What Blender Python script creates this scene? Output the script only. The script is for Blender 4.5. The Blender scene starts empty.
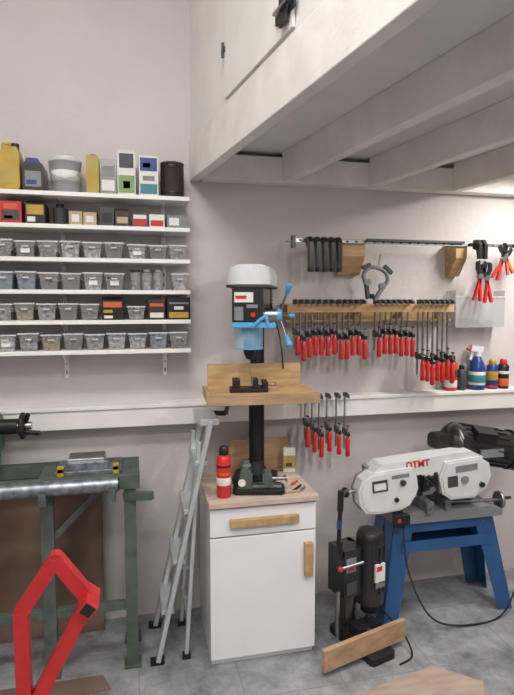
import bpy, bmesh, math, random
from mathutils import Vector, Matrix, Euler
random.seed(7)
SC=bpy.context.scene
SC.view_settings.view_transform='Standard'
rad=math.radians

# ------------------------------------------------------------ materials
def lin(c):
    c=c/255.0
    return c/12.92 if c<=0.04045 else ((c+0.055)/1.055)**2.4
MATS={}
def mat(name,rgb,rough=0.5,metal=0.0,var=0.0,vscale=8.0,bump=0.0,bscale=60.0,alpha=1.0,rgb2=None,stretch=None,emit=0.0,coat=0.0):
    if name in MATS: return MATS[name]
    m=bpy.data.materials.new(name); m.use_nodes=True
    nt=m.node_tree; p=nt.nodes["Principled BSDF"]
    c=tuple(lin(v) for v in rgb)+(1,)
    p.inputs["Base Color"].default_value=c
    p.inputs["Roughness"].default_value=rough
    p.inputs["Metallic"].default_value=metal
    p.inputs["Coat Weight"].default_value=coat
    if alpha<1: p.inputs["Alpha"].default_value=alpha
    tc=nt.nodes.new("ShaderNodeTexCoord")
    mp=nt.nodes.new("ShaderNodeMapping"); nt.links.new(tc.outputs["Object"],mp.inputs["Vector"])
    if stretch: mp.inputs["Scale"].default_value=stretch
    if var>0 or rgb2:
        n=nt.nodes.new("ShaderNodeTexNoise"); n.inputs["Scale"].default_value=vscale; n.inputs["Detail"].default_value=6
        nt.links.new(mp.outputs[0],n.inputs["Vector"])
        r=nt.nodes.new("ShaderNodeValToRGB")
        if rgb2: c2=tuple(lin(v) for v in rgb2)+(1,)
        else: c2=tuple(max(0,v*(1-var)) for v in c[:3])+(1,)
        r.color_ramp.elements[0].position=0.35; r.color_ramp.elements[1].position=0.65
        r.color_ramp.elements[0].color=c2; r.color_ramp.elements[1].color=c
        nt.links.new(n.outputs["Fac"],r.inputs["Fac"]); nt.links.new(r.outputs["Color"],p.inputs["Base Color"])
    if bump>0:
        n2=nt.nodes.new("ShaderNodeTexNoise"); n2.inputs["Scale"].default_value=bscale; n2.inputs["Detail"].default_value=4
        nt.links.new(mp.outputs[0],n2.inputs["Vector"])
        b=nt.nodes.new("ShaderNodeBump"); b.inputs["Strength"].default_value=bump; b.inputs["Distance"].default_value=0.01
        nt.links.new(n2.outputs["Fac"],b.inputs["Height"]); nt.links.new(b.outputs[0],p.inputs["Normal"])
    if emit>0:
        p.inputs["Emission Color"].default_value=c; p.inputs["Emission Strength"].default_value=emit
    MATS[name]=m; return m

WALL=mat("wall_plaster",(203,197,196),0.9,var=0.08,vscale=1.6,bump=0.28,bscale=25)
WALLL=mat("side_plaster",(198,192,188),0.9,var=0.06,vscale=1.6,bump=0.2,bscale=25)
WPAINT=mat("white_paint",(232,229,226),0.55,var=0.08,vscale=5,bump=0.12,bscale=18)
WBEAM=mat("beam_paint",(234,230,225),0.6,var=0.13,vscale=6,bump=0.4,bscale=14)
SHELF=mat("shelf_paint",(238,236,234),0.45,var=0.05,vscale=6)
WHITE=mat("white_laminate",(228,229,233),0.35,var=0.05,vscale=4)
WHITEM=mat("white_machine_paint",(216,218,219),0.38,var=.1,vscale=12,coat=.2)
PINE=mat("pine_wood",(200,168,124),0.55,rgb2=(172,136,94),vscale=7,stretch=(1,6,6),bump=.1)
PLY=mat("plywood",(180,150,118),0.6,rgb2=(152,120,90),vscale=5,stretch=(1,5,5),bump=.1)
OAK=mat("oak_handle",(186,154,110),0.5,rgb2=(160,126,84),vscale=9,stretch=(2,6,2))
COUNTER=mat("counter_board",(200,182,168),0.5,rgb2=(178,156,140),vscale=8,stretch=(1,4,1))
PANELW=mat("panel_wood",(172,154,140),0.6,rgb2=(154,134,120),vscale=6,stretch=(1,4,1))
BROWNB=mat("brown_hardboard",(120,98,84),0.8,rgb2=(96,78,68),vscale=4)
STEEL=mat("steel",(175,177,180),0.32,1.0,var=0.2,vscale=20)
ALU=mat("aluminium",(205,212,214),0.4,0.6,var=0.12,vscale=12)
GALV=mat("galvanised",(158,163,168),0.4,0.8,rgb2=(110,116,122),vscale=30)
DARKM=mat("dark_cast_iron",(44,45,48),0.45,0.5,var=0.3,vscale=25,bump=.15)
CASTG=mat("green_cast_iron",(92,104,98),0.45,0.3,var=0.3,vscale=25,bump=.15)
BLACK=mat("black_plastic",(22,22,24),0.4)
BLACKP=mat("black_paint",(30,31,33),0.3,coat=.3)
RUBBER=mat("black_rubber",(18,18,18),0.8)
RED=mat("red_handle_plastic",(200,42,38),0.35)
REDP=mat("red_paint",(190,38,40),0.4,var=.2,vscale=15,coat=.2)
GREENM=mat("machine_green_grey",(88,98,92),0.5,var=0.35,vscale=14,bump=.1)
GREEN=mat("lathe_green",(60,105,80),0.4)
BLUE=mat("stand_blue",(40,88,140),0.4,var=0.2,vscale=10,coat=.2)
LBLUE=mat("light_blue_plastic",(84,165,215),0.35)
CBLUE=mat("clear_blue_guard",(150,200,230),0.2,alpha=.5)
NAVY=mat("blue_bottle",(36,60,125),0.3)
YELL=mat("yellow_paint",(188,154,54),0.45,var=.2,vscale=14)
OLIVE=mat("olive_yellow",(178,158,80),0.5,var=.15,vscale=14)
CARD=mat("cardboard",(188,166,140),0.8,var=.15,vscale=20)
TUB=mat("clear_plastic",(220,222,224),0.15,alpha=0.22)
RIM=mat("plastic_rim",(220,222,224),0.35,alpha=0.7)
CONT=mat("metal_fittings",(156,158,164),0.4,0.4,rgb2=(50,51,57),vscale=60,bump=1.0,bscale=90)
CONT2=mat("grey_fittings",(190,190,193),0.5,0.1,rgb2=(85,86,92),vscale=50,bump=1.0,bscale=90)
CONT3=mat("rusty_fittings",(130,112,98),0.6,0.2,rgb2=(60,52,48),vscale=60,bump=1.0,bscale=90)
CONT4=mat("brass_fittings",(165,140,90),0.5,0.3,rgb2=(90,74,44),vscale=50,bump=1.0,bscale=90)
CONT5=mat("blue_grey_fittings",(100,120,145),0.5,0.0,rgb2=(60,66,80),vscale=40,bump=1.0,bscale=90)
LABEL=mat("white_label",(222,222,218),0.5,var=.1,vscale=40)
DGREY=mat("dark_grey",(62,63,66),0.5)
MGREY=mat("mid_grey",(126,129,133),0.5,var=.1,vscale=20)
SMOKE=mat("frosted_plastic",(196,197,198),0.2,alpha=0.4)
TEAL=mat("teal_print",(64,128,142),0.5)
LGREEN=mat("green_print",(122,154,98),0.5)
ORNG=mat("orange_print",(200,96,54),0.5)
MAROON=mat("dark_brown_tin",(60,46,44),0.5,var=.3,vscale=20)

def floor_mat():
    m=bpy.data.materials.new("floor_tiles"); m.use_nodes=True; nt=m.node_tree; p=nt.nodes["Principled BSDF"]
    tc=nt.nodes.new("ShaderNodeTexCoord")
    n=nt.nodes.new("ShaderNodeTexNoise"); n.inputs["Scale"].default_value=7; n.inputs["Detail"].default_value=10; n.inputs["Roughness"].default_value=.7
    nt.links.new(tc.outputs["Object"],n.inputs["Vector"])
    r=nt.nodes.new("ShaderNodeValToRGB"); r.color_ramp.elements[0].position=.34; r.color_ramp.elements[1].position=.66
    r.color_ramp.elements[0].color=tuple(lin(v) for v in (100,102,106))+(1,)
    r.color_ramp.elements[1].color=tuple(lin(v) for v in (156,158,161))+(1,)
    nt.links.new(n.outputs["Fac"],r.inputs["Fac"])
    b=nt.nodes.new("ShaderNodeTexBrick"); b.offset=0; b.inputs["Scale"].default_value=1.0
    b.inputs["Brick Width"].default_value=.45; b.inputs["Row Height"].default_value=.45
    b.inputs["Mortar Size"].default_value=.002; b.inputs["Mortar"].default_value=(0.16,0.16,0.17,1)
    nt.links.new(tc.outputs["Object"],b.inputs["Vector"])
    nt.links.new(r.outputs[0],b.inputs["Color1"]); nt.links.new(r.outputs[0],b.inputs["Color2"])
    nt.links.new(b.outputs["Color"],p.inputs["Base Color"]); p.inputs["Roughness"].default_value=.42
    return m
FLOOR=floor_mat()

# ------------------------------------------------------------ mesh builder
class B:
    def __init__(s,name): s.name=name; s.bm=bmesh.new(); s.m=[]; s.T=Matrix.Identity(4)
    def frame(s,loc=(0,0,0),rot=(0,0,0)):
        s.T=Matrix.Translation(loc)@Euler([rad(a) for a in rot]).to_matrix().to_4x4(); return s
    def add(s,vs,fs,mt,M=None,smooth=False):
        if mt not in s.m: s.m.append(mt)
        k=s.m.index(mt); A=s.T@M if M is not None else s.T
        bv=[s.bm.verts.new(A@Vector(v)) for v in vs]
        for f in fs:
            try: fc=s.bm.faces.new([bv[i] for i in f]); fc.material_index=k; fc.smooth=smooth and len(f)<=4
            except ValueError: pass
    def box(s,c,d,mt,rot=(0,0,0),taper=1.0):
        x,y,z=[v/2 for v in d]; t=taper
        vs=[(-x*t,-y*t,-z),(x*t,-y*t,-z),(x*t,y*t,-z),(-x*t,y*t,-z),(-x,-y,z),(x,-y,z),(x,y,z),(-x,y,z)]
        fs=[(3,2,1,0),(4,5,6,7),(0,1,5,4),(1,2,6,5),(2,3,7,6),(3,0,4,7)]
        M=Matrix.Translation(c)@Euler([rad(a) for a in rot]).to_matrix().to_4x4()
        s.add(vs,fs,mt,M)
    def bb(s,a,b,mt):
        s.box([(a[i]+b[i])/2 for i in range(3)],[abs(b[i]-a[i]) for i in range(3)],mt)
    def cyl(s,p1,p2,r1,mt,r2=None,seg=20):
        r2=r1 if r2 is None else r2
        p1=Vector(p1);p2=Vector(p2);d=p2-p1;L=d.length
        if L<1e-6: return
        M=Matrix.Translation(p1)@d.to_track_quat('Z','Y').to_matrix().to_4x4()
        vs=[];fs=[]
        for k,(r,z) in enumerate(((r1,0),(r2,L))):
            for i in range(seg):
                a=2*math.pi*i/seg; vs.append((r*math.cos(a),r*math.sin(a),z))
        for i in range(seg):
            j=(i+1)%seg; fs.append((i,j,seg+j,seg+i))
        s.add(vs,fs,mt,M,True)
        s.add(vs[:seg],[tuple(range(seg-1,-1,-1))],mt,M); s.add(vs[seg:],[tuple(range(seg))],mt,M)
    def lathe(s,o,prof,mt,axis=(0,0,1),seg=24):
        M=Matrix.Translation(o)@Vector(axis).to_track_quat('Z','Y').to_matrix().to_4x4()
        vs=[];fs=[]
        for r,z in prof:
            for i in range(seg):
                a=2*math.pi*i/seg; vs.append((r*math.cos(a),r*math.sin(a),z))
        for k in range(len(prof)-1):
            for i in range(seg):
                j=(i+1)%seg; fs.append((k*seg+i,k*seg+j,(k+1)*seg+j,(k+1)*seg+i))
        fs.append(tuple(range(seg-1,-1,-1))); n=(len(prof)-1)*seg; fs.append(tuple(range(n,n+seg)))
        s.add(vs,fs,mt,M,True)
    def sph(s,c,r,mt,sc=(1,1,1),seg=14):
        vs=[(0,0,-r)];fs=[];R=8
        for k in range(1,R):
            a=-math.pi/2+math.pi*k/R
            for i in range(seg):
                t=2*math.pi*i/seg; vs.append((r*math.cos(a)*math.cos(t),r*math.cos(a)*math.sin(t),r*math.sin(a)))
        vs.append((0,0,r)); n=len(vs)-1
        for i in range(seg):
            j=(i+1)%seg
            fs.append((0,1+j,1+i)); fs.append((n,n-seg+i,n-seg+j))
            for k in range(R-2): fs.append((1+k*seg+i,1+k*seg+j,1+(k+1)*seg+j,1+(k+1)*seg+i))
        M=Matrix.Translation(c)@Matrix.Diagonal((sc[0],sc[1],sc[2],1)); s.add(vs,fs,mt,M,True)
    def tube(s,pts,r,mt,seg=10,curve=False):
        pts=[Vector(p) for p in pts]
        if curve:
            out=[];P=[pts[0]]+pts+[pts[-1]]
            for i in range(1,len(P)-2):
                for k in range(8):
                    t=k/8;a,b,c,d=P[i-1],P[i],P[i+1],P[i+2]
                    out.append(.5*((2*b)+(c-a)*t+(2*a-5*b+4*c-d)*t*t+(3*b-a-3*c+d)*t**3))
            out.append(pts[-1]); pts=out
        for i in range(len(pts)-1):
            s.cyl(pts[i],pts[i+1],r,mt,seg=seg)
            if i: s.sph(pts[i],r,mt,seg=seg)
    def bar(s,p1,p2,w,h,mt,up=(0,0,1)):
        "rectangular section bar"
        p1=Vector(p1);p2=Vector(p2);z=(p2-p1);L=z.length;z.normalize()
        x=Vector(up).cross(z)
        if x.length<1e-3: x=Vector((1,0,0)).cross(z)
        x.normalize(); y=z.cross(x)
        M=Matrix((x,y,z)).transposed().to_4x4(); M.translation=(p1+p2)/2
        a,b,c=w/2,h/2,L/2
        vs=[(-a,-b,-c),(a,-b,-c),(a,b,-c),(-a,b,-c),(-a,-b,c),(a,-b,c),(a,b,c),(-a,b,c)]
        s.add(vs,[(3,2,1,0),(4,5,6,7),(0,1,5,4),(1,2,6,5),(2,3,7,6),(3,0,4,7)],mt,M)
    def prism(s,poly,a0,a1,mt,axis='y',smooth=False):
        n=len(poly)
        f={'y':lambda u,v,a:(u,a,v),'x':lambda u,v,a:(a,u,v),'z':lambda u,v,a:(u,v,a)}[axis]
        vs=[f(u,v,a0) for u,v in poly]+[f(u,v,a1) for u,v in poly]
        fs=[tuple(range(n)),tuple(range(2*n-1,n-1,-1))]+[(i,(i+1)%n,n+(i+1)%n,n+i) for i in range(n)]
        s.add(vs,fs,mt)
    def text(s,body,size,loc,rot,mt,depth=.0008):
        cu=bpy.data.curves.new("tmp",'FONT'); cu.body=body; cu.size=size; cu.extrude=depth; cu.align_x='CENTER'; cu.align_y='CENTER'; cu.offset=.0012
        o=bpy.data.objects.new("tmp",cu); SC.collection.objects.link(o)
        dg=bpy.context.evaluated_depsgraph_get(); me=o.evaluated_get(dg).to_mesh()
        vs=[v.co.copy() for v in me.vertices]; fs=[tuple(p.vertices) for p in me.polygons]
        M=Matrix.Translation(loc)@Euler([rad(a) for a in rot]).to_matrix().to_4x4()
        s.add(vs,fs,mt,M); o.evaluated_get(dg).to_mesh_clear(); bpy.data.objects.remove(o); bpy.data.curves.remove(cu)
    def done(s,bevel=0.002,seg=2):
        bmesh.ops.recalc_face_normals(s.bm,faces=s.bm.faces)
        xs=[v.co for v in s.bm.verts]
        c=Vector(((min(v.x for v in xs)+max(v.x for v in xs))/2,(min(v.y for v in xs)+max(v.y for v in xs))/2,min(v.z for v in xs)))
        bmesh.ops.translate(s.bm,verts=s.bm.verts,vec=-c)
        me=bpy.data.meshes.new(s.name); s.bm.to_mesh(me); s.bm.free()
        for m in s.m: me.materials.append(m)
        o=bpy.data.objects.new(s.name,me); SC.collection.objects.link(o); o.location=c
        if bevel>0:
            md=o.modifiers.new("bevel",'BEVEL'); md.width=bevel; md.segments=seg; md.limit_method='ANGLE'; md.angle_limit=rad(50)
        return o
def rrect(cx,cz,w,h,r,n=5):
    pts=[]
    for ox,oz,a0 in ((1,1,0),(-1,1,90),(-1,-1,180),(1,-1,270)):
        for k in range(n+1):
            a=rad(a0+90*k/n)
            pts.append((cx+ox*(w/2-r)+r*math.cos(a),cz+oz*(h/2-r)+r*math.sin(a)))
    return pts

D=2.9           # back wall
# ------------------------------------------------------------ room shell
XL,XR,YF,H=-1.5,3.3,-2.2,4.0
b=B("floor"); b.bb((XL-.1,YF-.1,-.1),(XR+.1,D+.1,0),FLOOR); b.done(0)
b=B("wall_back"); b.bb((XL-.1,D,0),(XR+.1,D+.1,H),WALL); b.done(0)
b=B("wall_left"); b.bb((XL-.1,YF,0),(XL,D,H),WALLL); b.done(0)
b=B("wall_right"); b.bb((XR,YF,0),(XR+.1,D,H),WALL); b.done(0)
b=B("wall_front"); b.bb((XL-.1,YF-.1,0),(XR+.1,YF,H),WALLL); b.done(0)
b=B("ceiling"); b.bb((XL-.1,YF-.1,H),(XR+.1,D+.1,H+.1),WPAINT); b.done(0)
b=B("trim_1"); b.bb((XL,2.8,1.07),(XR,D,1.165),WPAINT); b.bb((XL,2.79,1.165),(XR,D,1.185),WPAINT); b.done(.003)

# mezzanine: fascia, side panel, ledger, joists, deck (skewed to the wall)
K=.1647; YE=-.9; XM=.305
def plan(x0,y0,y): return x0+(y0-y)*K
def skew(b,x0,y0,w,z0,z1,mt,ye=YE,y1=None):
    y1=y0 if y1 is None else y1
    poly=[(plan(x0,y0,y1),y1),(plan(x0,y0,y1)+w,y1),(plan(x0,y0,ye)+w,ye),(plan(x0,y0,ye),ye)]
    b.prism(poly,z0,z1,mt,axis='z')
b=B("mezzanine")
skew(b,XM,D,.05,2.34,2.545,WBEAM,y1=D-.001)
skew(b,XM+.01,D,.04,2.552,H-.001,WPAINT,y1=D-.001)
skew(b,XM+.017,D,.04,2.54,2.56,BLACK,y1=D-.01)
b.bb((.37,2.82,2.34),(XR-.001,D-.001,2.47),WBEAM)
for x in (.787,1.283,1.80,2.32,2.8):
    ye=YE if x<2.7 else 1.0
    skew(b,x,2.82,.055,2.34,2.495,WBEAM,ye=ye)
poly=[(.34,D-.002),(XR-.002,D-.002),(XR-.002,YE),(plan(.34,D,YE),YE)]
b.prism(poly,2.495,2.54,WPAINT,axis='z')
b.done(.004)
b=B("door_1")
def onp(y,off): return plan(XM+.01,D,y)-off
def quad(ya,yb,z0,z1,off0,off1,mt):
    b.prism([(onp(ya,off0),ya),(onp(yb,off0),yb),(onp(yb,off1),yb),(onp(ya,off1),ya)],z0,z1,mt,axis='z')
quad(2.33,1.69,2.562,3.15,.002,.012,WPAINT)
quad(2.355,2.315,2.75,2.77,.012,.018,DGREY); quad(2.34,2.328,2.73,2.79,.012,.022,DGREY)
quad(1.80,1.66,2.61,2.65,.012,.02,BLACK); quad(1.75,1.70,2.58,2.68,.02,.03,BLACK); quad(1.77,1.65,2.625,2.635,.03,.042,STEEL)
b.done(.001)

# ------------------------------------------------------------ shelving
SZ=[2.22,2.07,1.916,1.765,1.62,1.475]
SR=.285; SL=-.95; SY=2.70
for z in SZ:
    b=B("shelf"); b.bb((SL,SY,z-.02),(SR,D-.016,z),SHELF)
    for x in (-.33,.165,-.8): b.prism([(D-.016,z-.020),(2.74,z-.020),(2.74,z-.024),(D-.016,z-.034 if z>1.5 else z-.08)],x-.004,x+.004,SHELF,axis='x')
    b.done(.002)
for x in (-.33,.165,-.8):
    b=B("shelf_rail"); b.bb((x-.010,D-.013,1.32),(x+.010,D-.001,2.30),SHELF)
    for k in range(19): b.bb((x-.003,D-.0145,1.34+k*.05),(x+.003,D-.0125,1.36+k*.05),DGREY)
    b.done(.001)

def tub(b,x0,x1,z,h,y0=2.715,y1=2.86,fill=.6,label=None,cm=None):
    w=x1-x0; d=y1-y0; cx=(x0+x1)/2; cy=(y0+y1)/2; t=.80
    def ring(k,ww,dd,zz): return [(cx-ww/2*k,cy-dd/2*k,zz),(cx+ww/2*k,cy-dd/2*k,zz),(cx+ww/2*k,cy+dd/2*k,zz),(cx-ww/2*k,cy+dd/2*k,zz)]
    vs=ring(t,w,d,z+.0015)+ring(1,w,d,z+h)
    b.add(vs,[(3,2,1,0),(0,1,5,4),(1,2,6,5),(2,3,7,6),(3,0,4,7)],TUB)
    r=.003
    b.bb((x0-r,y0-r,z+h-.007),(x1+r,y0,z+h),RIM); b.bb((x0-r,y1,z+h-.007),(x1+r,y1+r,z+h),RIM)
    b.bb((x0-r,y0,z+h-.007),(x0,y1,z+h),RIM); b.bb((x1,y0,z+h-.007),(x1+r,y1,z+h),RIM)
    b.bb((cx-w*.16,y0-.006,z+h*.62),(cx+w*.16,y0-.001,z+h*.70),RIM)
    f=fill; tt=t+(1-t)*f
    cm=cm or random.choice((CONT,CONT,CONT,CONT2,CONT2,DGREY,DGREY,CONT3,CONT3,CONT4,CONT5))
    vs=ring(t*.96,w,d,z+.003)+ring(tt*.96,w,d,z+h*f)
    vs.append((cx+random.uniform(-.2,.2)*w,cy,z+h*(f+.12)))
    b.add(vs,[(3,2,1,0),(0,1,5,4),(1,2,6,5),(2,3,7,6),(3,0,4,7),(4,5,8),(5,6,8),(6,7,8),(7,4,8)],cm)
    for q in range(14):
        px=cx+random.uniform(-.38,.38)*w; py=cy+random.uniform(-.42,.3)*d; pz=z+h*(f+random.uniform(.02,.1))
        if q%2: b.sph((px,py,pz),random.uniform(.005,.009),random.choice((CONT2,STEEL,DGREY)),seg=6)
        else: b.cyl((px,py,pz),(px+random.uniform(-.02,.02),py+random.uniform(-.02,.02),pz+random.uniform(0,.01)),.004,random.choice((STEEL,CONT2,CONT3)),seg=6)
    if label: b.box((cx,y0+.006,z+h*.42),(w*.45,.001,h*.3),label,rot=(-6,0,0))
def regular(z,x0,x1,n,h,g=.012):
    b=B("storage_tubs"); w=(x1-x0)/n
    for i in range(n): tub(b,x0+i*w+g/2,x0+(i+1)*w-g/2,z,h*random.uniform(.9,1.0),fill=random.uniform(.3,.78),label=random.choice((None,None,None,LABEL)))
    b.done(0)
regular(SZ[2],-.93,-.03,9,.083); regular(SZ[2],-.02,.275,3,.075)
regular(SZ[3],-.93,-.03,9,.088); regular(SZ[3],.19,.28,1,.085)
regular(SZ[4],-.93,-.15,8,.085); regular(SZ[4],-.028,.068,1,.075)
regular(SZ[5],-.93,.275,12,.086)

def tin(name,x0,x1,z,h,mt,bands=(),y=2.79,cap=None):
    b=B(name); r=(x1-x0)/2; cx=(x0+x1)/2
    b.lathe((cx,y,z),[(r*.97,0),(r,.004),(r,h-.006),(r*1.02,h-.004),(r*1.02,h),(r*.9,h+.001)],mt)
    for z0,z1,m in bands: b.lathe((cx,y,z),[(r*1.004,z0),(r*1.008,z0),(r*1.008,z1),(r*1.004,z1)],m)
    if cap: b.cyl((cx,y,z+h),(cx,y,z+h+.02),r*.55,cap)
    b.done(.001)
def carton(name,x0,x1,z,h,mt,d=.13,y0=2.72,panels=(),flap=False,rz=0):
    b=B(name); w=x1-x0; b.frame(((x0+x1)/2,y0,z),(0,0,rz))
    b.bb((-w/2,0,0),(w/2,d,h),mt)
    if flap: b.box((0,.012,h+.006),(w*.96,.03,.003),mt,rot=(25,0,0))
    for (a,c,e,f,m) in panels: b.bb((-w/2+a*w,-.0012,c*h),(-w/2+e*w,0,f*h),m)
    b.done(.002)
z=SZ[0]
b=B("yellow_jerrycan"); b.prism(rrect(-.54,z+.09,.095,.18,.025),2.72,2.86,YELL)
b.prism([(-.585,z+.165),(-.495,z+.165),(-.505,z+.20),(-.56,z+.205)],2.74,2.84,YELL); b.cyl((-.52,2.79,z+.2),(-.52,2.79,z+.225),.018,BLACK); b.tube([(-.58,2.79,z+.17),(-.57,2.79,z+.222),(-.535,2.79,z+.222)],.008,YELL); b.bb((-.57,2.719,z+.03),(-.51,2.72,z+.10),OLIVE); b.done(.004)
b=B("yellow_can"); b.prism(rrect(-.64,z+.08,.08,.16,.015),2.72,2.86,OLIVE); b.cyl((-.64,2.79,z+.16),(-.64,2.79,z+.185),.015,BLACK); b.done(.003)
b=B("blue_capped_canister"); b.prism(rrect(-.435,z+.065,.094,.13,.02),2.72,2.85,BLACKP); b.prism([(-.475,z+.12),(-.395,z+.12),(-.415,z+.152),(-.465,z+.152)],2.73,2.84,NAVY); b.bb((-.47,2.7185,z+.02),(-.40,2.72,z+.09),MGREY); b.bb((-.465,2.718,z+.03),(-.42,2.7186,z+.05),NAVY); b.done(.003)
b=B("screw_bucket"); b.lathe((-.298,2.79,z),[(.062,0),(.072,.145),(.076,.145),(.076,.158),(.05,.162)],RIM); b.lathe((-.298,2.79,z+.002),[(.055,0),(.062,.09),(.03,.11)],CONT)
b.lathe((-.298,2.79,z+.055),[(.066,0),(.068,0),(.071,.05),(.069,.05)],LABEL); b.tube([(-.37,2.76,z+.14),(-.36,2.722,z+.08),(-.298,2.708,z+.06),(-.236,2.722,z+.08),(-.226,2.76,z+.14)],.002,STEEL,seg=6)
b.lathe((-.298,2.79,z+.161),[(.05,0),(.052,.012),(.03,.016)],LABEL); b.done(0)
b=B("yellow_tin_can"); b.prism(rrect(-.171,z+.09,.058,.18,.01),2.73,2.84,OLIVE); b.cyl((-.171,2.78,z+.18),(-.171,2.78,z+.193),.014,DGREY); b.bb((-.195,2.729,z+.03),(-.147,2.73,z+.10),YELL); b.done(.002)
carton("clear_parts_case",-.137,-.062,z,.165,SMOKE,panels=((.1,.1,.9,.4,LABEL),(.1,.5,.9,.8,MGREY)))
carton("green_carton",-.056,.028,z,.205,LABEL,panels=((.05,.05,.95,.45,LGREEN),(.1,.62,.9,.95,DGREY),(.3,.15,.7,.32,LABEL)),flap=True)
carton("teal_carton",.044,.136,z,.19,LABEL,panels=((.06,.05,.94,.3,TEAL),(.06,.62,.94,.95,NAVY),(.2,.70,.6,.82,LABEL),(.2,.38,.8,.5,MGREY)))
tin("dark_paint_tin",.15,.266,z,.175,MAROON,bands=((.02,.03,BLACK),(.15,.16,BLACK)))
z=SZ[1]
carton("red_parts_box",-.585,-.49,z,.1,REDP,panels=((.1,.15,.9,.6,DGREY),(.2,.65,.8,.9,ORNG),(.2,.2,.6,.35,LABEL)))
carton("yellow_black_box",-.475,-.387,z,.095,BLACK,panels=((.08,.45,.92,.92,YELL),(.1,.1,.5,.35,LABEL)),flap=True)
tin("dark_jar",-.362,-.295,z,.085,DGREY,cap=BLACK)
b=B("cardboard_boxes"); b.bb((-.282,2.72,z),(-.222,2.84,z+.065),CARD); b.bb((-.218,2.72,z),(-.157,2.84,z+.062),CARD); b.bb((-.27,2.718,z+.015),(-.235,2.72,z+.05),LABEL); b.bb((-.205,2.718,z+.015),(-.17,2.72,z+.045),LABEL); b.done(.001)
carton("black_parts_box",-.142,-.076,z,.088,DGREY,panels=((.15,.2,.85,.7,BLACK),))
carton("brown_parts_box",-.07,-.005,z,.075,MAROON,panels=((.1,.2,.9,.6,CARD),),flap=True)
carton("screw_carton",.007,.084,z,.065,DGREY,panels=((.08,.1,.92,.55,REDP),(.1,.6,.9,.9,LABEL)))
carton("screw_carton",.09,.163,z,.063,LABEL,panels=((.08,.1,.92,.55,REDP),))
carton("grey_carton",.175,.272,z,.062,MGREY,panels=((.1,.2,.6,.8,LABEL),))
carton("grey_parts_box",-.74,-.62,z,.09,MGREY,panels=((.1,.2,.6,.8,LABEL),))
z=SZ[3]
b=B("glass_jars")
for x in (.02,.075,.13): 
    b.lathe((x,2.77,z),[(.024,0),(.025,.004),(.025,.085),(.02,.09)],TUB); b.cyl((x,2.77,z+.002),(x,2.77,z+.055),.022,CONT); b.cyl((x,2.77,z+.09),(x,2.77,z+.102),.024,random.choice((STEEL,DGREY)))
b.done(0)
z=SZ[4]
carton("black_orange_carton",-.143,-.04,z,.098,BLACK,panels=((.08,.62,.92,.9,ORNG),(.08,.35,.5,.5,YELL),(.1,.08,.5,.22,LABEL)),flap=True)
carton("small_tool_box",.078,.16,z,.1,MAROON,panels=((.1,.1,.9,.35,LABEL),(.1,.65,.9,.8,ORNG)))
carton("black_tool_box",.17,.285,z,.11,BLACK,panels=((.08,.08,.92,.34,YELL),(.08,.7,.92,.78,MGREY),(.3,.45,.7,.6,LABEL)))

# ------------------------------------------------------------ clamps on wall
b=B("clamp_rack")
b.bb((.80,2.752,1.652),(1.79,2.761,1.695),PINE)
b.bb((.80,2.885,1.60),(1.79,D-.001,1.70),PINE)
for x in (.805,1.275,1.545,1.785): b.bb((x-.006,2.761,1.652),(x+.006,2.885,1.695),PINE)
b.bb((.80,2.79,1.60),(1.79,2.885,1.612),PINE)
b.done(.001)
def fclamp(b,x,zt,zb,y=2.772,hl=.12,jaw=.065,hm=RED,slide=.12):
    """F-clamp hanging by its fixed jaw; screw and handle run parallel to the bar"""
    b.bb((x-.003,y-.008,zb+.03),(x+.003,y+.008,zt),STEEL)
    b.prism([(y+.012,zt+.012),(y-jaw*.5,zt+.014),(y-jaw,zt+.004),(y-jaw,zt-.012),(y-jaw*.5,zt-.008),(y+.012,zt-.012)],x-.0065,x+.0065,DGREY,axis='x')
    zs=zb+hl+slide*.12
    b.prism([(y+.014,zs+.026),(y-.02,zs+.018),(y-jaw-.012,zs+.008),(y-jaw-.012,zs-.010),(y-.02,zs-.014),(y+.014,zs-.010)],x-.0075,x+.0075,BLACKP,axis='x')
    ys=y-jaw+.004
    b.cyl((x,ys,zb+hl-.01),(x,ys,zs+slide*.35),.0045,STEEL,seg=8)
    b.cyl((x,ys,zs+slide*.35),(x,ys,zs+slide*.35+.007),.010,DGREY,seg=10)
    b.lathe((x,ys,zb),[(.008,0),(.0135,.006),(.012,hl*.4),(.014,hl*.8),(.009,hl)],hm,seg=10)
b=B("bar_clamps")
for i,x in enumerate([.845,.878,.911,.944,.977,1.015,1.05,1.09,1.123,1.155,1.19,1.225,1.31,1.343,1.376,1.409,1.442,1.475,1.51]):
    fclamp(b,x,1.709,1.405+random.uniform(-.012,.025),hl=.105)
b.done(.001,1)
b=B("bar_clamps")
for i in range(7): fclamp(b,1.575+i*.031,1.709,1.245+random.uniform(-.008,.03),hl=.115)
b.done(.001,1)
b=B("bar_clamps")
for i,x in enumerate((.905,.945,.985,1.03,1.085,1.135)): fclamp(b,x,1.20,(.93,.90,.87,.90,.88,.865)[i],y=2.765,hl=.11,jaw=.055)
b.done(.001,1)

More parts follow.
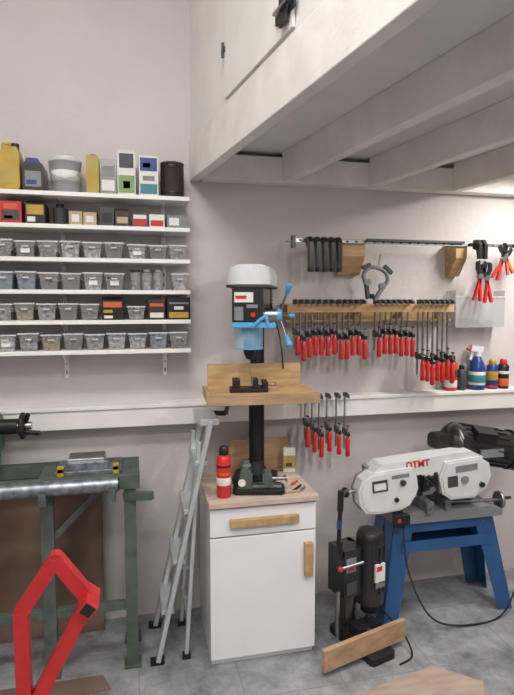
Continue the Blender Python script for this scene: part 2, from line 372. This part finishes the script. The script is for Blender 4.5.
b=B("sash_clamp_rail")
b.bb((.84,2.775,2.025),(2.36,2.787,2.045),STEEL); b.bb((1.25,2.76,2.038),(1.85,2.772,2.052),DGREY)
for k in range(28): b.bb((.87+k*.053,2.7735,2.03),(.885+k*.053,2.775,2.04),DGREY)
for x0,x1 in ((1.12,1.255),(1.815,1.885)):
    b.prism([(2.79,2.02),(2.79,1.96),(2.86,1.86),(2.899,1.86),(2.899,2.05),(2.79,2.05)],x0,x1,PINE,axis='x')
b.bb((.83,2.77,1.995),(.85,2.80,2.06),BLACKP); b.bb((2.33,2.77,1.995),(2.35,2.80,2.06),BLACKP); b.cyl((.84,2.785,2.03),(.80,2.785,2.03),.006,STEEL)
b.done(.002)
b=B("heavy_clamps")
for x in (.915,.955,.995,1.035,1.075):
    b.prism([(2.768,2.05),(2.73,2.05),(2.70,2.02),(2.70,1.885),(2.725,1.875),(2.735,1.99),(2.768,2.005)],x-.012,x+.012,BLACKP,axis='x')
    b.cyl((x,2.712,1.865),(x,2.712,1.885),.016,BLACK); b.bb((x-.004,2.755,1.87),(x+.004,2.768,2.05),STEEL)
b.done(.002)
b=B("heavy_clamps")
for x in (1.915,1.95,2.185,2.22):
    b.prism([(2.768,2.06),(2.73,2.06),(2.705,2.03),(2.705,1.95),(2.725,1.95),(2.735,2.0),(2.768,2.01)],x-.011,x+.011,BLACKP,axis='x')
b.done(.002)
def squeeze(b,x,z,s=1.0,tilt=0,hm=RED):
    """spring / squeeze plier clamp hanging jaws up"""
    T=b.T; b.frame((x,2.745,z),(0,tilt,0))
    b.prism([(-.008*s,.08*s),(-.03*s,.12*s),(-.034*s,.16*s),(-.016*s,.17*s),(-.012*s,.13*s),(.01*s,.08*s)],-.009,.009,BLACKP)
    b.prism([(.008*s,.08*s),(.03*s,.12*s),(.034*s,.16*s),(.016*s,.17*s),(.012*s,.13*s),(-.01*s,.08*s)],-.009,.009,BLACKP)
    b.cyl((0,-.012,.08*s),(0,.012,.08*s),.015*s,STEEL)
    b.bar((-.004,0,.075*s),(.022*s,0,-.06*s),.014,.02*s,hm,up=(0,1,0)); b.bar((.004,0,.075*s),(-.022*s,0,-.06*s),.014,.02*s,hm,up=(0,1,0))
    b.T=T
b=B("spring_clamps")
squeeze(b,1.935,1.775,1.0,6); squeeze(b,1.995,1.765,1.0,-5)
b.done(.001)
b=B("spring_clamps")
squeeze(b,2.06,1.89,.9,25); squeeze(b,2.125,1.915,.8,-20,ORNG)
b.done(.001)
b=B("locking_clamp")
b.frame((1.285,2.745,1.77),(0,12,0))
b.tube([(-.05,0,.03),(-.075,0,.07),(-.05,0,.115),(.0,0,.125),(.05,0,.11),(.07,0,.07),(.05,0,.03)],.011,MGREY,curve=True)
b.bar((-.05,0,.03),(-.02,0,-.05),.018,.026,DGREY,up=(0,1,0)); b.bar((.05,0,.03),(.02,0,-.05),.018,.026,MGREY,up=(0,1,0)); b.cyl((-.045,-.015,.035),(-.045,.015,.035),.018,STEEL); b.cyl((.045,-.015,.035),(.045,.015,.035),.018,STEEL)
b.cyl((0,0,.12),(0,0,.2),.006,STEEL); b.cyl((0,0,-.045),(0,0,-.02),.012,BLACK); b.box((.06,0,.13),(.06,.02,.02),DGREY,rot=(0,30,0)); b.box((-.07,0,.12),(.05,.02,.02),DGREY,rot=(0,-35,0))
b.done(.001)
b=B("clear_parts_holder")
b.bb((1.83,2.80,1.56),(2.155,D-.001,1.565),SMOKE); b.bb((1.83,2.80,1.565),(2.155,2.803,1.735),SMOKE); b.bb((1.83,2.803,1.565),(1.833,D-.001,1.775),SMOKE); b.bb((2.152,2.803,1.565),(2.155,D-.001,1.775),SMOKE)
b.bb((1.825,2.796,1.735),(2.16,2.804,1.742),RIM); b.box((1.93,2.85,1.59),(.07,.05,.04),DGREY); b.box((2.05,2.85,1.585),(.1,.05,.03),MGREY); b.done(0)

zl=1.185
def spraycan(name,x,y,z,r,h,mt,cap,bands=()):
    b=B(name)
    b.lathe((x,y,z),[(r*.9,0),(r,.004),(r,h*.76),(r*.72,h*.83),(r*.5,h*.84)],mt)
    b.lathe((x,y,z+h*.83),[(r*.62,0),(r*.62,h*.12),(r*.45,h*.17)],cap)
    for z0,z1,m in bands: b.lathe((x,y,z),[(r*1.002,z0*h),(r*1.01,z0*h),(r*1.01,z1*h),(r*1.002,z1*h)],m)
    b.done(.001)
spraycan("red_spray_can",1.84,2.845,zl,.036,.21,RED,BLACK,((.1,.3,LABEL),(.4,.6,DGREY)))
spraycan("small_spray_can",1.91,2.845,zl,.026,.15,DGREY,BLACK)
spraycan("yellow_spray_can",2.12,2.845,zl,.033,.18,NAVY,YELL,((.3,.6,YELL),(.05,.12,RED)))
spraycan("dark_spray_can",2.195,2.845,zl,.034,.18,BLACK,RED,((.1,.35,ORNG),(.5,.6,LABEL)))
b=B("trigger_spray_bottle")
b.lathe((2.015,2.845,zl),[(.044,0),(.047,.006),(.047,.12),(.038,.16),(.022,.19),(.016,.2)],NAVY)
b.lathe((2.015,2.845,zl+.03),[(.0475,0),(.048,0),(.048,.08),(.0475,.08)],LABEL); b.lathe((2.015,2.845,zl+.045),[(.0482,0),(.0486,0),(.0486,.045),(.0482,.045)],TEAL)
b.cyl((2.015,2.845,zl+.2),(2.015,2.845,zl+.225),.018,WHITEM); b.box((2.005,2.845,zl+.245),(.08,.03,.035),WHITEM,rot=(0,8,0)); b.bar((1.98,2.845,zl+.235),(1.965,2.845,zl+.18),.016,.012,WHITEM,up=(0,1,0)); b.cyl((1.96,2.845,zl+.245),(1.945,2.845,zl+.243),.01,RED)
b.done(.002)

# ------------------------------------------------------------ cabinet
b=B("base_cabinet")
x0,x1,y0,y1=.33,.84,2.385,2.83
b.bb((x0+.006,y0+.02,.0),(x1-.006,y1,.765),WHITE)
b.bb((x0,y0,.625),(x1,y0+.019,.757),WHITE); b.bb((x0,y0,.03),(x1,y0+.019,.617),WHITE)
b.bb((x0-.008,y0-.02,.767),(x1+.008,y1+.005,.795),COUNTER)
b.bb((x0+.09,y0-.026,.672),(x1-.09,y0,.708),OAK); b.bb((x1-.06,y0-.026,.40),(x1-.018,y0,.565),OAK)
b.done(.003)
zc=.795
b=B("wood_board"); b.frame((.655,2.79,zc),(2,0,2)); b.bb((-.165,0,0),(.165,.02,.175),PLY); b.done(.002)
b=B("small_carton"); b.frame((.81,2.735,zc),(0,0,-6)); b.bb((-.032,0,0),(.032,.03,.13),LABEL); b.bb((-.032,-.001,.02),(.032,0,.09),OLIVE); b.bb((-.02,-.0015,.03),(.015,-.001,.05),DGREY); b.done(.001)
spraycan("tall_red_spray_can",.405,2.45,zc,.034,.24,RED,BLACK,((.25,.4,LABEL),(.6,.64,BLACK),(.45,.5,ORNG)))
b=B("pencils")
for p,q,m in (((.74,2.43),(.80,2.50),BLACK),((.77,2.42),(.81,2.47),STEEL),((.70,2.42),(.77,2.425),OAK),((.76,2.52),(.80,2.56),RED)):
    b.cyl((p[0],p[1],zc+.0065),(q[0],q[1],zc+.0065),.006,m,seg=8)
b.done(0)

# ------------------------------------------------------------ drill press
b=B("drill_press")
b.frame((.606,2.66,zc),(0,0,-20))
b.prism(rrect(0,-.01,.22,.19,.03),0,.028,DARKM,axis='z'); b.lathe((0,0,.028),[(.065,0),(.062,.02),(.045,.05),(.042,.075)],DARKM)
b.cyl((0,0,.03),(0,0,1.0),.034,DARKM,seg=28)
b.lathe((0,0,.40),[(.05,0),(.052,.01),(.052,.08),(.048,.085)],DARKM); b.bar((0,-.03,.435),(0,-.2,.445),.06,.03,DARKM)
b.cyl((-.05,0,.44),(-.13,0,.44),.012,DARKM); b.bar((-.135,0,.44),(-.15,-.02,.34),.014,.02,BLACKP,up=(1,0,0)); b.cyl((-.15,-.02,.345),(-.21,-.02,.345),.013,BLACK)
b.bb((.03,-.008,.08),(.044,.008,.95),DARKM)
b.prism(rrect(0,-.13,.145,.36,.035),.80,.985,BLACKP,axis='z')
b.bb((-.062,-.318,.815),(.062,-.309,.965),DARKM); b.bb((-.055,-.3195,.91),(.03,-.318,.955),LABEL); b.bb((-.05,-.3198,.925),(.0,-.3194,.94),RED); b.bb((-.055,-.3195,.83),(-.015,-.318,.89),MGREY); b.bb((.0,-.3195,.885),(.05,-.318,.90),STEEL); b.cyl((.03,-.318,.855),(.03,-.326,.855),.011,RED)
b.prism(rrect(0,-.08,.205,.49,.088,8),.985,1.05,WHITEM,axis='z'); b.prism(rrect(0,-.08,.192,.475,.083,8),1.05,1.072,WHITEM,axis='z'); b.prism(rrect(0,-.08,.145,.42,.07,8),1.072,1.081,WHITEM,axis='z')
b.prism(rrect(0,-.08,.21,.495,.09,8),.978,.99,DGREY,axis='z')
b.cyl((0,.155,.78),(0,.155,.98),.07,BLACKP,seg=28)
for k in range(10): b.cyl((0,.155,.80+k*.017),(0,.155,.806+k*.017),.074,BLACKP,seg=28)
b.bar((0,.03,.88),(0,.11,.88),.05,.06,DARKM)
b.cyl((0,-.22,.74),(0,-.22,.82),.028,STEEL); b.lathe((0,-.22,.645),[(.010,0),(.017,.004),(.028,.03),(.029,.075),(.018,.095)],DARKM); b.cyl((0,-.22,.575),(0,-.22,.66),.004,STEEL,seg=8)
b.cyl((0,-.22,.77),(0,-.22,.80),.038,LBLUE)
b.prism(rrect(.035,.81,.20,.022,.01),-.345,-.325,LBLUE); b.tube([(.03,-.345,.80),(.06,-.35,.83),(.09,-.35,.85),(.10,-.34,.80)],.008,LBLUE)
# clear chuck guard (curved shield)
gp=[(.068*math.sin(rad(a)),-.245-.068*math.cos(rad(a))) for a in range(-80,81,16)]
for i in range(len(gp)-1):
    (xa,ya),(xb,yb)=gp[i],gp[i+1]
    b.add([(xa,ya,.70),(xb,yb,.70),(xb,yb,.80),(xa,ya,.80)],[(0,1,2,3)],CBLUE)
    b.bar((xa,ya,.70),(xb,yb,.70),.004,.005,LBLUE)
b.cyl((.07,-.2,.85),(.135,-.2,.85),.03,STEEL); b.cyl((.13,-.2,.85),(.148,-.2,.85),.034,LBLUE)
for a in (62,-58,182):
    d=Vector((.35,-math.cos(rad(a))*1.0,math.sin(rad(a)))).normalized()
    p=Vector((.135,-.2,.85)); b.cyl(p,p+d*.15,.0055,STEEL,seg=8); b.lathe(p+d*.115,[(.007,0),(.011,.008),(.012,.03),(.0155,.045),(.011,.055)],LBLUE,axis=d,seg=12)
b.tube([(.07,.1,.9),(.12,.0,.75),(.14,-.02,.62),(.13,.03,.55),(.06,.06,.5)],.004,BLACK,seg=6,curve=True)
b.frame((.587,2.40,1.25),(0,0,-3))
b.bb((-.265,0,0),(.265,.245,.032),PINE); b.bb((-.265,-.018,-.014),(.265,0,.032),PLY)
b.bb((-.24,.222,.032),(.23,.245,.15),PINE); b.bb((-.265,.0,.032),(-.247,.222,.045),PLY)
b.bb((-.12,.03,-.02),(.14,.24,0),DARKM)
b.done(.003)
b=B("drill_vise"); b.frame((.545,2.50,1.2825),(0,0,-8))
b.bb((-.10,-.05,0),(.08,.05,.018),DARKM); b.bb((-.085,-.05,.018),(-.055,.05,.06),DARKM); b.bb((.01,-.045,.018),(.035,.045,.06),DARKM); b.bb((.055,-.05,.018),(.08,.05,.05),DARKM)
b.cyl((.035,0,.032),(.125,0,.032),.007,STEEL,seg=10); b.cyl((.12,-.03,.032),(.12,.03,.032),.0045,STEEL,seg=8); b.bb((-.055,-.04,.03),(-.05,.04,.066),STEEL); b.bb((.005,-.04,.03),(.01,.04,.066),STEEL)
b.done(.002)
b=B("machine_vise"); b.frame((.58,2.475,zc),(0,0,-12))
b.prism(rrect(.0,0,.25,.11,.025),0,.025,DARKM,axis='z'); b.prism([(-.10,.025),(-.03,.025),(-.035,.10),(-.055,.13),(-.085,.12)],-.045,.045,CASTG); b.prism([(.02,.035),(.07,.035),(.06,.10),(.025,.10)],-.04,.04,CASTG); b.bb((-.06,-.03,.025),(.11,.03,.04),GALV)
b.bb((-.036,-.045,.06),(-.03,.045,.105),STEEL); b.bb((.018,-.04,.055),(.024,.04,.10),STEEL); b.lathe((-.065,0,.12),[(.03,0),(.03,.012),(.02,.02),(.02,.035)],CASTG)
b.cyl((.06,0,.065),(.135,0,.065),.009,STEEL); b.cyl((.13,-.045,.065),(.13,.045,.065),.005,STEEL,seg=8); b.cyl((-.08,-.05,.06),(-.08,-.053,.06),.018,LABEL)
b.done(.003)

# ------------------------------------------------------------ step ladder
b=B("step_ladder")
def A(z,y): return (.085+.23*z,y,z)
def Bk(z,y): return (.223+.070*z,y,z)
for y in (2.47,2.77):
    yt=2.49 if y<2.6 else 2.75; o=.012 if y<2.6 else -.012
    b.bar(A(0.02,y),A(1.15,yt),.022,.055,ALU,up=(0,1,0)); b.bar(Bk(.02,y+o),Bk(1.05,yt+o),.018,.026,ALU,up=(0,1,0))
    b.box((.087,y,.014),(.065,.032,.028),BLACK); b.box((.225,y+o,.014),(.04,.028,.028),BLACK)
    b.bar((.18,y+o,.45),(.253,y+o,.45),.006,.015,STEEL)
for z in (.24,.48,.72,.95):
    p=A(z,2.62); b.box((p[0]+.0,2.62,z),(.06,.28,.02),ALU)
    b.box((p[0]-.029,2.62,z-.008),(.004,.28,.03),ALU)
p=A(1.13,2.62); b.box((p[0]+.0,2.62,1.145),(.09,.29,.03),ALU)
b.bar(Bk(.2,2.49),Bk(.2,2.75),.02,.02,ALU); b.bar(Bk(.7,2.49),Bk(.7,2.75),.02,.02,ALU)
b.done(.002)

# ------------------------------------------------------------ lathe stand at left
b=B("lathe_stand")
for x,y in ((-.025,2.50),(-.025,2.70),(-.385,2.50),(-1.2,2.50),(-1.2,2.70)):
    b.bb((x-.027,y-.027,.012),(x+.027,y+.027,.87),GREENM); b.bb((x-.04,y-.04,0),(x+.04,y+.04,.012),GREENM)
b.bb((-1.25,2.46,.86),(.02,2.50,.925),GREENM); b.bb((-1.25,2.72,.86),(.02,2.76,.925),GREENM); b.bb((-1.25,2.50,.90),(-.96,2.72,.925),GREENM)
b.bb((-.02,2.50,.86),(.02,2.72,.925),GREENM); b.bb((-.42,2.50,.88),(-.02,2.72,.925),GREENM)
b.bb((-1.2,2.48,.28),(-.05,2.51,.32),GREENM); b.bb((-.04,2.5,.20),(-.01,2.70,.24),GREENM); b.bar((-.37,2.51,.06),(-.21,2.51,.30),.025,.03,GREENM)
b.bar((-.05,2.49,.82),(.075,2.42,.835),.03,.035,GREENM)
for x in (-.385,-.1,-1.1):
    b.bar((x,2.49,.855),(x,2.37,.855),.03,.03,GREENM); b.bb((x-.015,2.362,.84),(x+.015,2.366,.90),GREENM)
b.bar((-.385,2.52,.62),(-.15,2.52,.86),.02,.03,GREENM)
b.done(.003)
b=B("steel_pipe"); b.cyl((-1.15,2.408,.905),(-.075,2.408,.905),.034,GALV,seg=28); b.cyl((-.075,2.408,.905),(-.07,2.408,.905),.027,BLACK); b.done(.001)
b=B("machine_vise_plate"); b.bb((-.35,2.50,.925),(-.06,2.70,.945),GALV); b.box((-.22,2.62,.965),(.16,.12,.04),STEEL,taper=1.1); b.bb((-.30,2.53,.945),(-.12,2.56,.975),GALV)
for x in (-.325,-.085): b.bb((x-.013,2.485,.927),(x+.013,2.5,.975),YELL); b.bb((x-.013,2.485,.945),(x+.013,2.54,.965),YELL)
b.done(.002)
b=B("wood_lathe")
b.bb((-1.25,2.52,.925),(-.62,2.74,.985),GREEN); b.prism(rrect(-.72,1.09,.24,.22,.05),2.53,2.73,GREEN); b.cyl((-.62,2.62,1.14),(-.52,2.62,1.14),.035,DARKM); b.cyl((-.60,2.62,1.14),(-.46,2.62,1.14),.018,STEEL)
b.lathe((-.51,2.62,1.14),[(.05,0),(.062,.006),(.062,.018),(.05,.024)],DARKM,axis=(1,0,0)); b.cyl((-.486,2.60,1.115),(-.42,2.59,1.11),.011,BLACK)
b.bar((-.49,2.62,1.14),(-.47,2.6,1.2),.015,.02,DARKM)
b.done(.004)
b=B("hardboard_sheet"); b.T=Matrix.Translation((-.62,2.80,0))@Euler((rad(-5),0,0)).to_matrix().to_4x4(); b.bb((-.6,0,.001),(.45,.008,.86),BROWNB); b.done(.001)
b=B("cardboard_sheet"); b.prism([(-.9,2.30),(-.12,2.34),(-.16,2.44),(-.95,2.44)],0,.006,BROWNB,axis='z'); b.done(0)

# ------------------------------------------------------------ red tube frame
b=B("red_tube_frame")
T=(-.228,1.6,.965);Rr=(-.138,1.6,.835);L=(-.325,1.6,.82)
s=.04
b.bar(T,Rr,s,s,REDP,up=(0,1,0)); b.bar(T,L,s,s*.99,REDP,up=(0,1,0)); b.bar(L,(-.325,1.6,.05),s,s*.98,REDP,up=(0,1,0)); b.bar(Rr,(-.315,1.6,.50),s,s*.97,REDP,up=(0,1,0))
b.cyl((T[0],1.6-s*.47,T[2]),(T[0],1.6+s*.47,T[2]),s*.5,REDP,seg=12); b.cyl((L[0],1.6-s*.46,L[2]),(L[0],1.6+s*.46,L[2]),s*.5,REDP,seg=12)
b.bar((-.5,1.6,.02),(-.1,1.6,.02),s,s,REDP); b.bar((-.325,1.35,.02),(-.325,1.85,.02),s,s*.98,REDP)
b.box((Rr[0],1.585,Rr[2]),(s*1.05,.11,s*1.05),REDP,rot=(0,40,0)); b.box((Rr[0],1.5295,Rr[2]),(s*.82,.002,s*.82),BLACK,rot=(0,40,0))
b.done(.003)

# ------------------------------------------------------------ mortising machine on the floor
b=B("bench_mortiser")
b.frame((1.10,2.42,0),(0,0,17))
b.prism(rrect(-.02,-.02,.15,.34,.02),0,.035,DARKM,axis='z')
b.bb((-.34,-.145,.036),(.16,-.12,.136),PLY); b.bb((-.10,-.12,.035),(.06,.05,.07),DARKM)
b.cyl((-.10,.06,.035),(-.10,.06,.52),.016,STEEL); b.cyl((.0,.08,.035),(.0,.08,.5),.028,STEEL); b.cyl((-.15,.0,.06),(-.15,.0,.30),.010,STEEL)
b.bb((-.13,-.02,.26),(.0,.11,.50),BLACKP); b.bb((-.12,-.024,.39),(-.06,-.02,.46),MGREY); b.bb((-.11,-.026,.40),(-.075,-.024,.42),RED); b.bb((-.12,-.03,.28),(-.06,-.02,.34),DGREY)
b.cyl((.05,.0,.20),(.05,.0,.52),.07,BLACKP,seg=28); b.lathe((.05,0,.52),[(.072,0),(.072,.02),(.06,.045),(.02,.05)],BLACK); b.cyl((.05,0,.15),(.05,0,.20),.045,DARKM)
for k in range(12):
    a=rad(k*30); b.box((.05+.071*math.cos(a),.071*math.sin(a),.38),(.012,.006,.24),BLACKP,rot=(0,0,k*30))
b.bb((.02,-.078,.33),(.08,-.066,.42),LABEL); b.bb((.025,-.079,.385),(.06,-.0775,.41),RED); b.bb((.02,-.0785,.30),(.08,-.066,.325),STEEL)
b.cyl((.05,0,.10),(.05,0,.15),.02,STEEL); b.cyl((-.13,.0,.12),(-.13,.0,.27),.02,DARKM); b.bb((-.08,-.08,.07),(.06,.0,.12),DARKM); b.cyl((-.02,-.08,.10),(-.02,-.12,.10),.015,STEEL)
b.tube([(-.13,.0,.46),(-.16,-.01,.55),(-.145,.0,.72)],.011,BLACK); b.cyl((-.146,.0,.70),(-.138,.005,.80),.015,BLACK); b.cyl((-.155,-.005,.62),(-.150,-.003,.66),.013,NAVY)
b.cyl((-.18,-.05,.44),(-.04,-.05,.44),.008,STEEL,seg=10); b.sph((-.18,-.05,.44),.014,REDP)
b.tube([(.05,.07,.3),(.12,.08,.2),(.16,.0,.1),(.17,-.12,.05),(.13,-.22,.006),(.03,-.24,.006)],.005,RUBBER,seg=6,curve=True)
b.done(.003)

# ------------------------------------------------------------ metal band saw
b=B("metal_bandsaw")
fc=[(0,1,2,3),(7,6,5,4),(0,4,5,1),(1,5,6,2),(2,6,7,3),(3,7,4,0)]
for xf,xt,sg in ((1.30,1.40,1),(2.0,1.88,-1)):
    w=.085
    for yf,yt in ((2.50,2.56),(2.80,2.76)):
        vs=[(xf-w/2,yf,0),(xf+w/2,yf,0),(xf+w/2,yf+.004,0),(xf-w/2,yf+.004,0),(xt-w*.7,yt,.53),(xt+w*.7,yt,.53),(xt+w*.7,yt+.004,.53),(xt-w*.7,yt+.004,.53)]
        b.add(vs,[(3,2,1,0),(4,5,6,7),(0,1,5,4),(1,2,6,5),(2,3,7,6),(3,0,4,7)],BLUE)
    o=-sg*w/2; ot=-sg*w*.7
    vs=[(xf+o,2.50,0),(xf+o,2.58,0),(xt+ot,2.66,.53),(xt+ot,2.56,.53),(xf+o+.004*sg,2.50,0),(xf+o+.004*sg,2.58,0),(xt+ot+.004*sg,2.66,.53),(xt+ot+.004*sg,2.56,.53)]
    b.add(vs,fc,BLUE)
    vs=[(x,(2.80-(y-2.50) if z==0 else 2.76-(y-2.56)),z) for x,y,z in vs]; b.add(vs,fc,BLUE)
    b.bar((xt,2.56,.515),(xt,2.76,.515),.11,.03,BLUE)
    b.cyl((xt,2.556,.49),(xt,2.56,.49),.008,STEEL,seg=8); b.cyl((xt-sg*.02,2.55,.43),(xt-sg*.02,2.56,.43),.008,STEEL,seg=8)
b.bb((1.37,2.56,.515),(1.93,2.764,.53),BLUE); b.bb((1.40,2.556,.47),(1.88,2.56,.53),BLUE)
b.bb((1.38,2.54,.37),(1.91,2.76,.376),BLUE); b.bb((1.38,2.536,.37),(1.91,2.54,.43),BLUE); b.bb((1.38,2.756,.37),(1.91,2.76,.43),BLUE)
b.prism([(1.33,.53),(1.98,.53),(1.98,.565),(1.9,.59),(1.42,.59),(1.33,.565)],2.53,2.76,MGREY)
b.bb((1.50,2.50,.59),(1.54,2.74,.65),GALV); b.bb((1.62,2.52,.59),(1.655,2.72,.65),GALV); b.cyl((1.655,2.6,.605),(2.0,2.6,.59),.010,STEEL); b.lathe((2.0,2.6,.59),[(.045,0),(.05,.005),(.05,.015),(.045,.02)],STEEL,axis=(1,0,0)); b.cyl((2.02,2.57,.61),(2.06,2.57,.61),.008,BLACK)
b.bb((1.33,2.50,.53),(1.36,2.56,.62),DARKM); b.box((1.34,2.48,.585),(.08,.04,.05),BLACK); b.bb((1.31,2.459,.575),(1.33,2.461,.595),RED)
b.prism([(1.70,.59),(1.86,.59),(1.84,.70),(1.76,.78),(1.70,.72)],2.62,2.74,MGREY)
b.frame((1.12,2.50,.655),(0,-4.5,0))
def sc(P,k,c): return [(c[0]+(x-c[0])*k,c[1]+(z-c[1])*k) for x,z in P]
lc=[(0.0,.01),(.03,-.035),(.10,-.048),(.22,-.048),(.275,-.03),(.315,.02),(.33,.055),(.325,.12),(.30,.17),(.07,.17),(.02,.145),(-.005,.09)]
b.prism(lc,0,.07,WHITEM); b.prism(sc(lc,1.03,(.16,.07)),.07,.085,MGREY); b.prism(sc(lc,.9,(.16,.065)),-.005,0,WHITEM)
rc=[(.47,.0),(.52,-.04),(.66,-.048),(.73,-.01),(.765,.06),(.755,.13),(.70,.17),(.49,.17),(.455,.09)]
b.prism(rc,0,.07,WHITEM); b.prism(sc(rc,1.03,(.61,.07)),.07,.085,MGREY); b.prism(sc(rc,.9,(.61,.065)),-.005,0,WHITEM)
b.prism([(.08,.165),(.14,.205),(.66,.205),(.73,.165),(.70,.13),(.49,.13),(.46,.105),(.35,.105),(.32,.13)],.012,.13,WHITEM)
b.bb((.08,.085,.10),(.70,.14,.18),MGREY)
b.bb((.28,.035,-.005),(.52,.037,.015),STEEL)
b.bb((.335,.01,.005),(.36,.07,.12),DARKM); b.bb((.43,.01,.0),(.452,.07,.12),DARKM); b.box((.365,.0,.075),(.02,.03,.08),BLACK,rot=(0,10,0)); b.cyl((.40,.03,.10),(.40,-.03,.10),.012,BLACK); b.cyl((.39,.0,.05),(.39,-.04,.05),.016,STEEL); b.tube([(.36,-.01,.11),(.40,-.03,.07),(.43,-.01,.03)],.006,BLACK,curve=True)
b.bb((.07,-.008,.070),(.155,-.005,.13),DGREY); b.bb((.08,-.009,.08),(.145,-.008,.115),LABEL); b.cyl((.24,-.004,.10),(.24,-.016,.10),.016,DGREY); b.cyl((.20,0,.015),(.20,-.014,.015),.012,BLACK); b.bb((.18,-.0055,.125),(.28,-.005,.145),MGREY)
b.cyl((.60,-.004,.06),(.60,-.012,.06),.022,MGREY); b.bb((.55,-.007,.105),(.68,-.005,.14),MGREY); b.cyl((.70,0,.02),(.70,-.02,.02),.014,BLACK); b.bb((.50,-.0065,.03),(.56,-.005,.09),DGREY)
b.text("DTMT",.05,(.34,.0105,.178),(90,0,0),RED)
b.cyl((-.005,.04,.08),(-.05,.04,.08),.009,STEEL); b.lathe((-.075,.04,.08),[(.02,0),(.026,.008),(.026,.02),(.02,.028)],BLACK,axis=(1,0,0))
b.frame()
b.bb((1.70,2.60,.76),(1.86,2.74,.88),MGREY)
b.cyl((1.76,2.69,.92),(2.10,2.66,.86),.105,BLACKP,seg=30); ax=(.984,-.09,-.174)
b.lathe((2.09,2.661,.862),[(.115,0),(.115,.05),(.085,.08),(.02,.085)],BLACK,axis=ax); b.lathe((1.70,2.695,.931),[(.03,0),(.08,.015),(.107,.05),(.107,.07)],BLACKP,axis=ax)
for k in range(18):
    a=rad(k*20); c=Vector((1.93,2.675+.106*math.cos(a),.89+.106*math.sin(a))); b.box(c,(.25,.012,.006),BLACK,rot=(k*20,10,-5))
b.box((1.90,2.60,.975),(.13,.08,.05),BLACK,rot=(20,10,0)); b.bb((1.86,2.56,.85),(2.0,2.575,.895),MGREY)
b.prism(rrect(1.68,.93,.12,.09,.03),2.62,2.72,BLACK)
b.tube([(1.36,2.50,.56),(1.38,2.46,.30),(1.50,2.42,.06),(1.72,2.40,.008),(1.95,2.44,.03),(2.12,2.54,.25),(2.17,2.62,.6),(2.14,2.68,.8)],.005,RUBBER,seg=6,curve=True)
b.done(.003)

b=B("plywood_sheet"); b.prism([(.86,2.04),(1.34,2.15),(1.5,2.0),(1.25,1.6),(.95,1.7)],0,.015,PANELW,axis='z'); b.done(.001)

# ------------------------------------------------------------ lights (real fixtures)
EM=mat("lamp_diffuser",(255,250,244),.5,emit=3.0)
def fixture(name,c,size,power,col,rotz=0):
    b=B(name); b.box((c[0],c[1],c[2]),(size[0],size[1],.05),WHITEM,rot=(0,0,rotz)); b.box((c[0],c[1],c[2]-.03),(size[0]*.96,size[1]*.8,.012),EM,rot=(0,0,rotz)); b.done(.003)
    l=bpy.data.lights.new(name+"_light",'AREA'); l.shape='RECTANGLE'; l.size=size[0]; l.size_y=max(size[1],.15); l.energy=power; l.color=col
    o=bpy.data.objects.new(name+"_light",l); SC.collection.objects.link(o); o.location=(c[0],c[1],c[2]-.05); o.rotation_euler=(0,0,rad(rotz))
fixture("ceiling_lamp",(-.4,.5,H-.026),(1.4,.5),60,(1,.985,.965))
fixture("ceiling_lamp",(-.3,-1.2,H-.026),(1.4,.5),52,(1,.985,.965))
fixture("mezzanine_lamp",(2.29,2.10,2.469),(.9,.12),28,(1,.96,.90),rotz=-80.65)
fixture("mezzanine_lamp",(1.54,.6,2.469),(.9,.12),26,(1,.97,.935),rotz=-80.65)
w=bpy.data.worlds.new("world"); SC.world=w; w.use_nodes=True; w.node_tree.nodes["Background"].inputs[0].default_value=(.8,.85,.9,1); w.node_tree.nodes["Background"].inputs[1].default_value=.5

# ------------------------------------------------------------ camera
cd=bpy.data.cameras.new("camera"); cam=bpy.data.objects.new("camera",cd); SC.collection.objects.link(cam)
cam.location=(0,0,1.7); cam.rotation_euler=(rad(90-4.66),0,rad(-13))
cd.sensor_fit='VERTICAL'; cd.sensor_height=24; cd.lens=24*540/695; cd.clip_start=.02
SC.camera=cam
